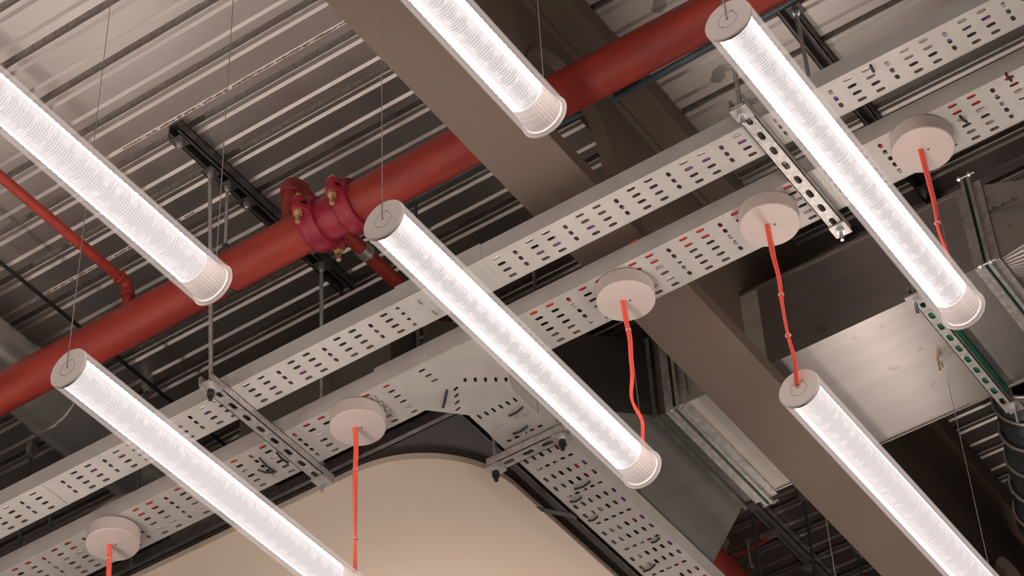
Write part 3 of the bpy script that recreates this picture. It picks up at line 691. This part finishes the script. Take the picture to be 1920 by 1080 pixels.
# ------------------------------------------------------------------ ceiling roses with cords
def cord_points(p, q, kinks):
    p, q = Vector(p), Vector(q); pts = []
    n = 40
    for i in range(n+1):
        t = i/n; v = p.lerp(q, t)
        for (c, wd, ax, ay) in kinks:
            g = math.exp(-((t-c)/wd)**2); v = v+Vector((ax*g, ay*g, 0))
        pts.append(v)
    return pts
roses = [(-0.8973, 0.9162, -0.9050, 0.9300, [(.5, .3, -.0005, 0)], (0.12, 0.6), 'leftmost round ceiling rose, its red cord leaving the bottom of the picture'),
         (-0.6961, 0.9187, -0.7050, 0.9285, [(.15, .15, .001, 0)], (0.30, 0.78), 'round ceiling rose left of the tray tee, long straight red cord'),
         (-0.4973, 0.9218, -0.5060, 0.9410, [(.25, .10, .0012, 0), (.62, .10, -.0030, 0), (.8, .08, .0020, 0)], (0.22,), 'round ceiling rose right of the middle tube, wavy red cord'),
         (-0.3952, 0.9179, -0.4003, 0.9310, [(.35, .12, .0012, 0), (.85, .10, .0015, 0)], (0.45, 0.72), 'round ceiling rose beside the right trapeze hanger, red cord to a tube cap'),
         (-0.2947, 0.9178, -0.2985, 0.9310, [(.55, .12, -.0015, 0)], (0.52,), 'rightmost round ceiling rose, red cord passing behind the right tube')]
for i, (x, y, qx, qy, kinks, rings, lab) in enumerate(roses):
    t = thing('ceiling_rose', lab, 'ceiling rose', (x, y, 0.9885), 'round ceiling roses')
    RR = .0178
    MB().lathe((x, y, .9885), (0,0,1), [(0, .0001), (0, RR-.0005), (.0005, RR), (.0103, RR), (.0103, .0001)], 64).build('cover', 'canopy', t)
    MB().lathe((x, y, .9990), (0,0,1), [(0, RR-.0012), (.0009, RR-.0012)], 48).cyl((x, y, .9988), (x, y, 1.0), .010, n=24).build('mounting_plate', 'dark_strut', t)
    MB().cyl((x+.0026, y+.0006, .9881), (x+.0026, y+.0006, .9886), .0006, n=10).build('screw', 'dark_strut', t)
    pts = cord_points((x-.0012, y-.0016, .9885), (qx, qy, ZL+.001 if i in (3,) else ZL+.010), kinks)
    b = MB()
    for s_ in (0, PI):
        pp = [p+Vector((.0007*math.cos(.4+k*.06+s_), .0007*math.sin(.4+k*.06+s_), 0)) for k, p in enumerate(pts)]
        b.tube(pp, .0009, 8)
    cd = b.build('cord', 'red_cord', t)
    MB().cyl(pts[0]+Vector((.0018, .0010, 0)), pts[-1]+Vector((0, .0006, 0)), .00016, n=6).build('wire', 'wire', t)
    for f in rings:
        p = pts[int(f*40)]; MB().torus(p, (0,0,1), .0015, .00035, 16, 6).build('cord_clip', 'canopy', cd)

# ------------------------------------------------------------------ beige rounded panel under a dark raft
ZR = 1.030
raft = thing('ceiling_raft', 'dark steel raft with a rounded beige panel fixed under it', 'panel', (-0.9, 1.2, ZR))
RX, RY = -0.6640, 0.9850
MB().box((-1.25, RY, ZR), (RX, 1.9, ZR+.010)).build('raft_board', 'raft', raft)
b = MB(); b.box((-1.25, RY-.0045, ZR), (RX+.0008, RY-.0003, ZR+.0012)); b.box((-1.25, RY-.0010, ZR), (RX, RY-.0003, ZR+.012)); b.build('edge_angle', 'dark_strut', raft)
b = MB(); b.box((RX+.0003, RY, ZR), (RX+.0012, 1.9, ZR+.012)); b.box((RX+.0060, RY+.01, ZR+.002), (RX+.0072, 1.9, ZR+.014)); b.box((RX+.0012, RY, ZR+.010), (RX+.0062, 1.9, ZR+.0112)); b.build('edge_channel', 'dark_strut', raft)
ZP2 = 1.0245; px, py, pr = -0.6730, 0.9880, 0.078
poly = [(-1.25, py)]
for k in range(25):
    a = PI/2*(k/24); poly.append((px-pr+pr*math.sin(a), py+pr-pr*math.cos(a)))
poly += [(px, 1.9), (-1.25, 1.9)]
MB().prism(poly, ZP2, ZP2+.005).build('beige_panel', 'beige', raft, label='smooth beige board with a large rounded corner')
sv = [(-0.6415, 1.0835, 0.9985), (-0.6415, 1.0905, 0.9985), (-0.6725, 1.0960, 1.0225), (-0.6725, 1.0890, 1.0225)]
st = MB().add(sv+[(p[0], p[1], p[2]+.0006) for p in sv], [(0,1,2,3),(7,6,5,4),(0,4,5,1),(1,5,6,2),(2,6,7,3),(3,7,4,0)]).build('strap', 'black', raft)
MB().cyl((-0.6705, 1.0922, 1.0215), (-0.6705, 1.0922, 1.0190), .0011, n=10).build('bolt', 'nut', st)
for q in ((-0.7760, .9790), (-0.7800, .9835)):
    MB().hexnut((q[0], q[1], ZR-.0010), (0,0,1), .0012, .0012).build('bolt', 'nut', raft)
pln = thing('plenum_box', 'dark flat plenum box between the rose tray and the raft edge', 'duct', (-0.8, 1.05, 1.06))
MB().box((-0.83, 0.960, 1.062), (-0.700, 1.30, 1.120)).build('casing', 'duct_dull', pln)
MB().box((-0.832, 0.9585, 1.0612), (-0.698, 0.9600, 1.0640)).build('edge_seam', 'dark_strut', pln)

# ------------------------------------------------------------------ spiral duct, flexible duct and back ground services
sp = thing('spiral_duct', 'dull round spiral duct at far left, above the red main', 'duct', (-0.984, 0.8, 1.168))
MB().cyl((-0.9850, 0.1, 1.1700), (-0.9850, 0.930, 1.1700), .0250, n=48, caps=False).build('duct_length', 'spiral', sp)
MB().cyl((-0.9850, 0.930, 1.1700), (-0.9850, 1.35, 1.1700), .0262, n=48).build('duct_length', 'spiral', sp)
b = MB()
for k in range(7): b.torus((-0.9850, 0.560+k*.1105, 1.1700), (0,1,0), .0253, .0007, 48, 6)
b.build('seam', 'spiral', sp)
fd = thing('flexible_duct', 'dark flexible ribbed duct hanging at the right edge', 'duct', (-0.38, 1.26, 1.10))
path = []
for k in range(40):
    t = k/39; path.append((-0.3700-0.050*t+.002*math.sin(t*3), 1.2680+.145*t, 1.1160-.020*t))
MB().tube(path, [.0272+.0012*math.sin(k*1.35) for k in range(40)], 36, caps=False).build('sleeve', 'flex', fd)
b = MB()
for k in range(0, 40, 7):
    p = Vector(path[k]); d = (Vector(path[min(k+1, 39)])-Vector(path[max(k-1, 0)])).normalized(); b.torus(p, d, .0290, .0012, 40, 8)
b.build('rib', 'flexrib', fd)
bgrods = [((-0.6487, 1.3774), 0.93, 'bare dark rod under the bottom right strut, left one'), ((-0.6090, 1.3924), 0.93, 'bare dark rod beside the beam flange at bottom right'),
          ((-0.6075, 1.4804), 0.95, 'bare dark rod nearest the bottom right part of the beam'), ((-0.6510, 1.4760), 1.0, 'bare dark rod under the bottom right strut, right one'),
          ((-1.0100, 0.9650), 1.02, 'dark rod seen between the trays at far left'), ((-0.9400, 0.9800), 1.03, 'dark rod seen between the trays left of the label'),
          ((-0.9600, 1.0340), 1.04, 'light rod dropping to the beige panel edge'), ((-0.6620, 0.9380), 1.01, 'dark rod seen through the gap left of the middle tube'),
          ((-1.0600, 0.9850), 1.02, 'dark rod at the left edge between the trays'), ((-0.5900, 0.9700), 1.02, 'dark rod in the gap right of the middle tube')]
for (x, y), zb, lab in bgrods:
    t = thing('hanging_rod', lab, 'rod', (x, y, zb), 'threaded rods in the background')
    MB().cyl((x, y, zb), (x, y, ZD), .0012, n=8).build('rod', 'dark_rod', t)
    MB().hexnut((x, y, 1.1930), (0,0,1), .0024, .0024).box((x-.003, y-.003, 1.1950), (x+.003, y+.003, ZD)).build('nut', 'strut', t)
rp = thing('red_pipe', 'red pipe crossing at the bottom edge beyond the duct', 'pipe', (-0.67, 1.37, 1.14))
MB().cyl((-0.6830, 1.320, 1.150), (-0.6830, 2.2, 1.150), .0130, n=28).build('pipe_length', 'pipe', rp)
MB().lathe((-0.6830, 1.320, 1.150), (0,1,0), [(0, .0132), (0, .0150), (.008, .0150), (.008, .0132)], 28).build('collar', 'pipe', rp)
pts = [(-0.6950, 1.3900, 1.1700), (-0.6850, 1.3950, 1.1720), (-0.6720, 1.4040, 1.1780), (-0.6600, 1.4120, 1.1860), (-0.6520, 1.4140, 1.1900)]
o = MB().tube(pts, .0015, 10).build('hose', 'pipe', org=W(pts[2])); o['label'] = 'short red hose between two clips at bottom right'; o['category'] = 'hose'
vg = thing('valve_group', 'small galvanised clamp and valve beside the red hose', 'clamp', (-0.69, 1.395, 1.18))
MB().box((-0.6960, 1.3840, 1.1780), (-0.6780, 1.3900, 1.1830)).cyl((-0.6900, 1.3870, 1.1800), (-0.6900, 1.3870, ZD), .0014, n=8).hexnut((-0.6820, 1.3870, 1.1760), (0,0,1), .0030, .0030).build('bracket', 'strut', vg)
MB().cyl((-0.6640, 1.3940, 1.1500), (-0.6640, 1.3940, 1.1800), .0012, n=8).hexnut((-0.6640, 1.3940, 1.1520), (0,0,1), .0030, .0040).build('rod', 'nut', vg)
MB().box((-0.6600, 1.4100, 1.1890), (-0.6450, 1.4160, 1.1930)).build('clip_plate', 'strut', vg)
fl = thing('wrapped_liner', 'pale pink wrapped liner lying above the trays at far left', 'wrap', (-0.95, .955, 1.03))
pts = [(-1.0050, 0.9420, 1.020), (-0.9750, 0.9430, 1.034), (-0.9600, 0.9460, 1.040), (-0.9250, 0.9500, 1.050), (-0.9100, .9520, 1.052)]
MB().tube(pts, [.004, .008, .012, .013, .010], 9, smooth=False).build('wrap', 'liner', fl)
lb = thing('damper_box', 'small dark metal box with a white sticker below the rose tray', 'box', (-0.93, 1.05, 1.1))
MB().box((-0.9540, 1.0400, 1.1000), (-0.8500, 1.1500, 1.1500)).build('casing', 'duct_dull', lb)
MB().box((-0.9330, 1.0450, 1.0992), (-0.9180, 1.0580, 1.1000)).build('sticker', 'label', lb)
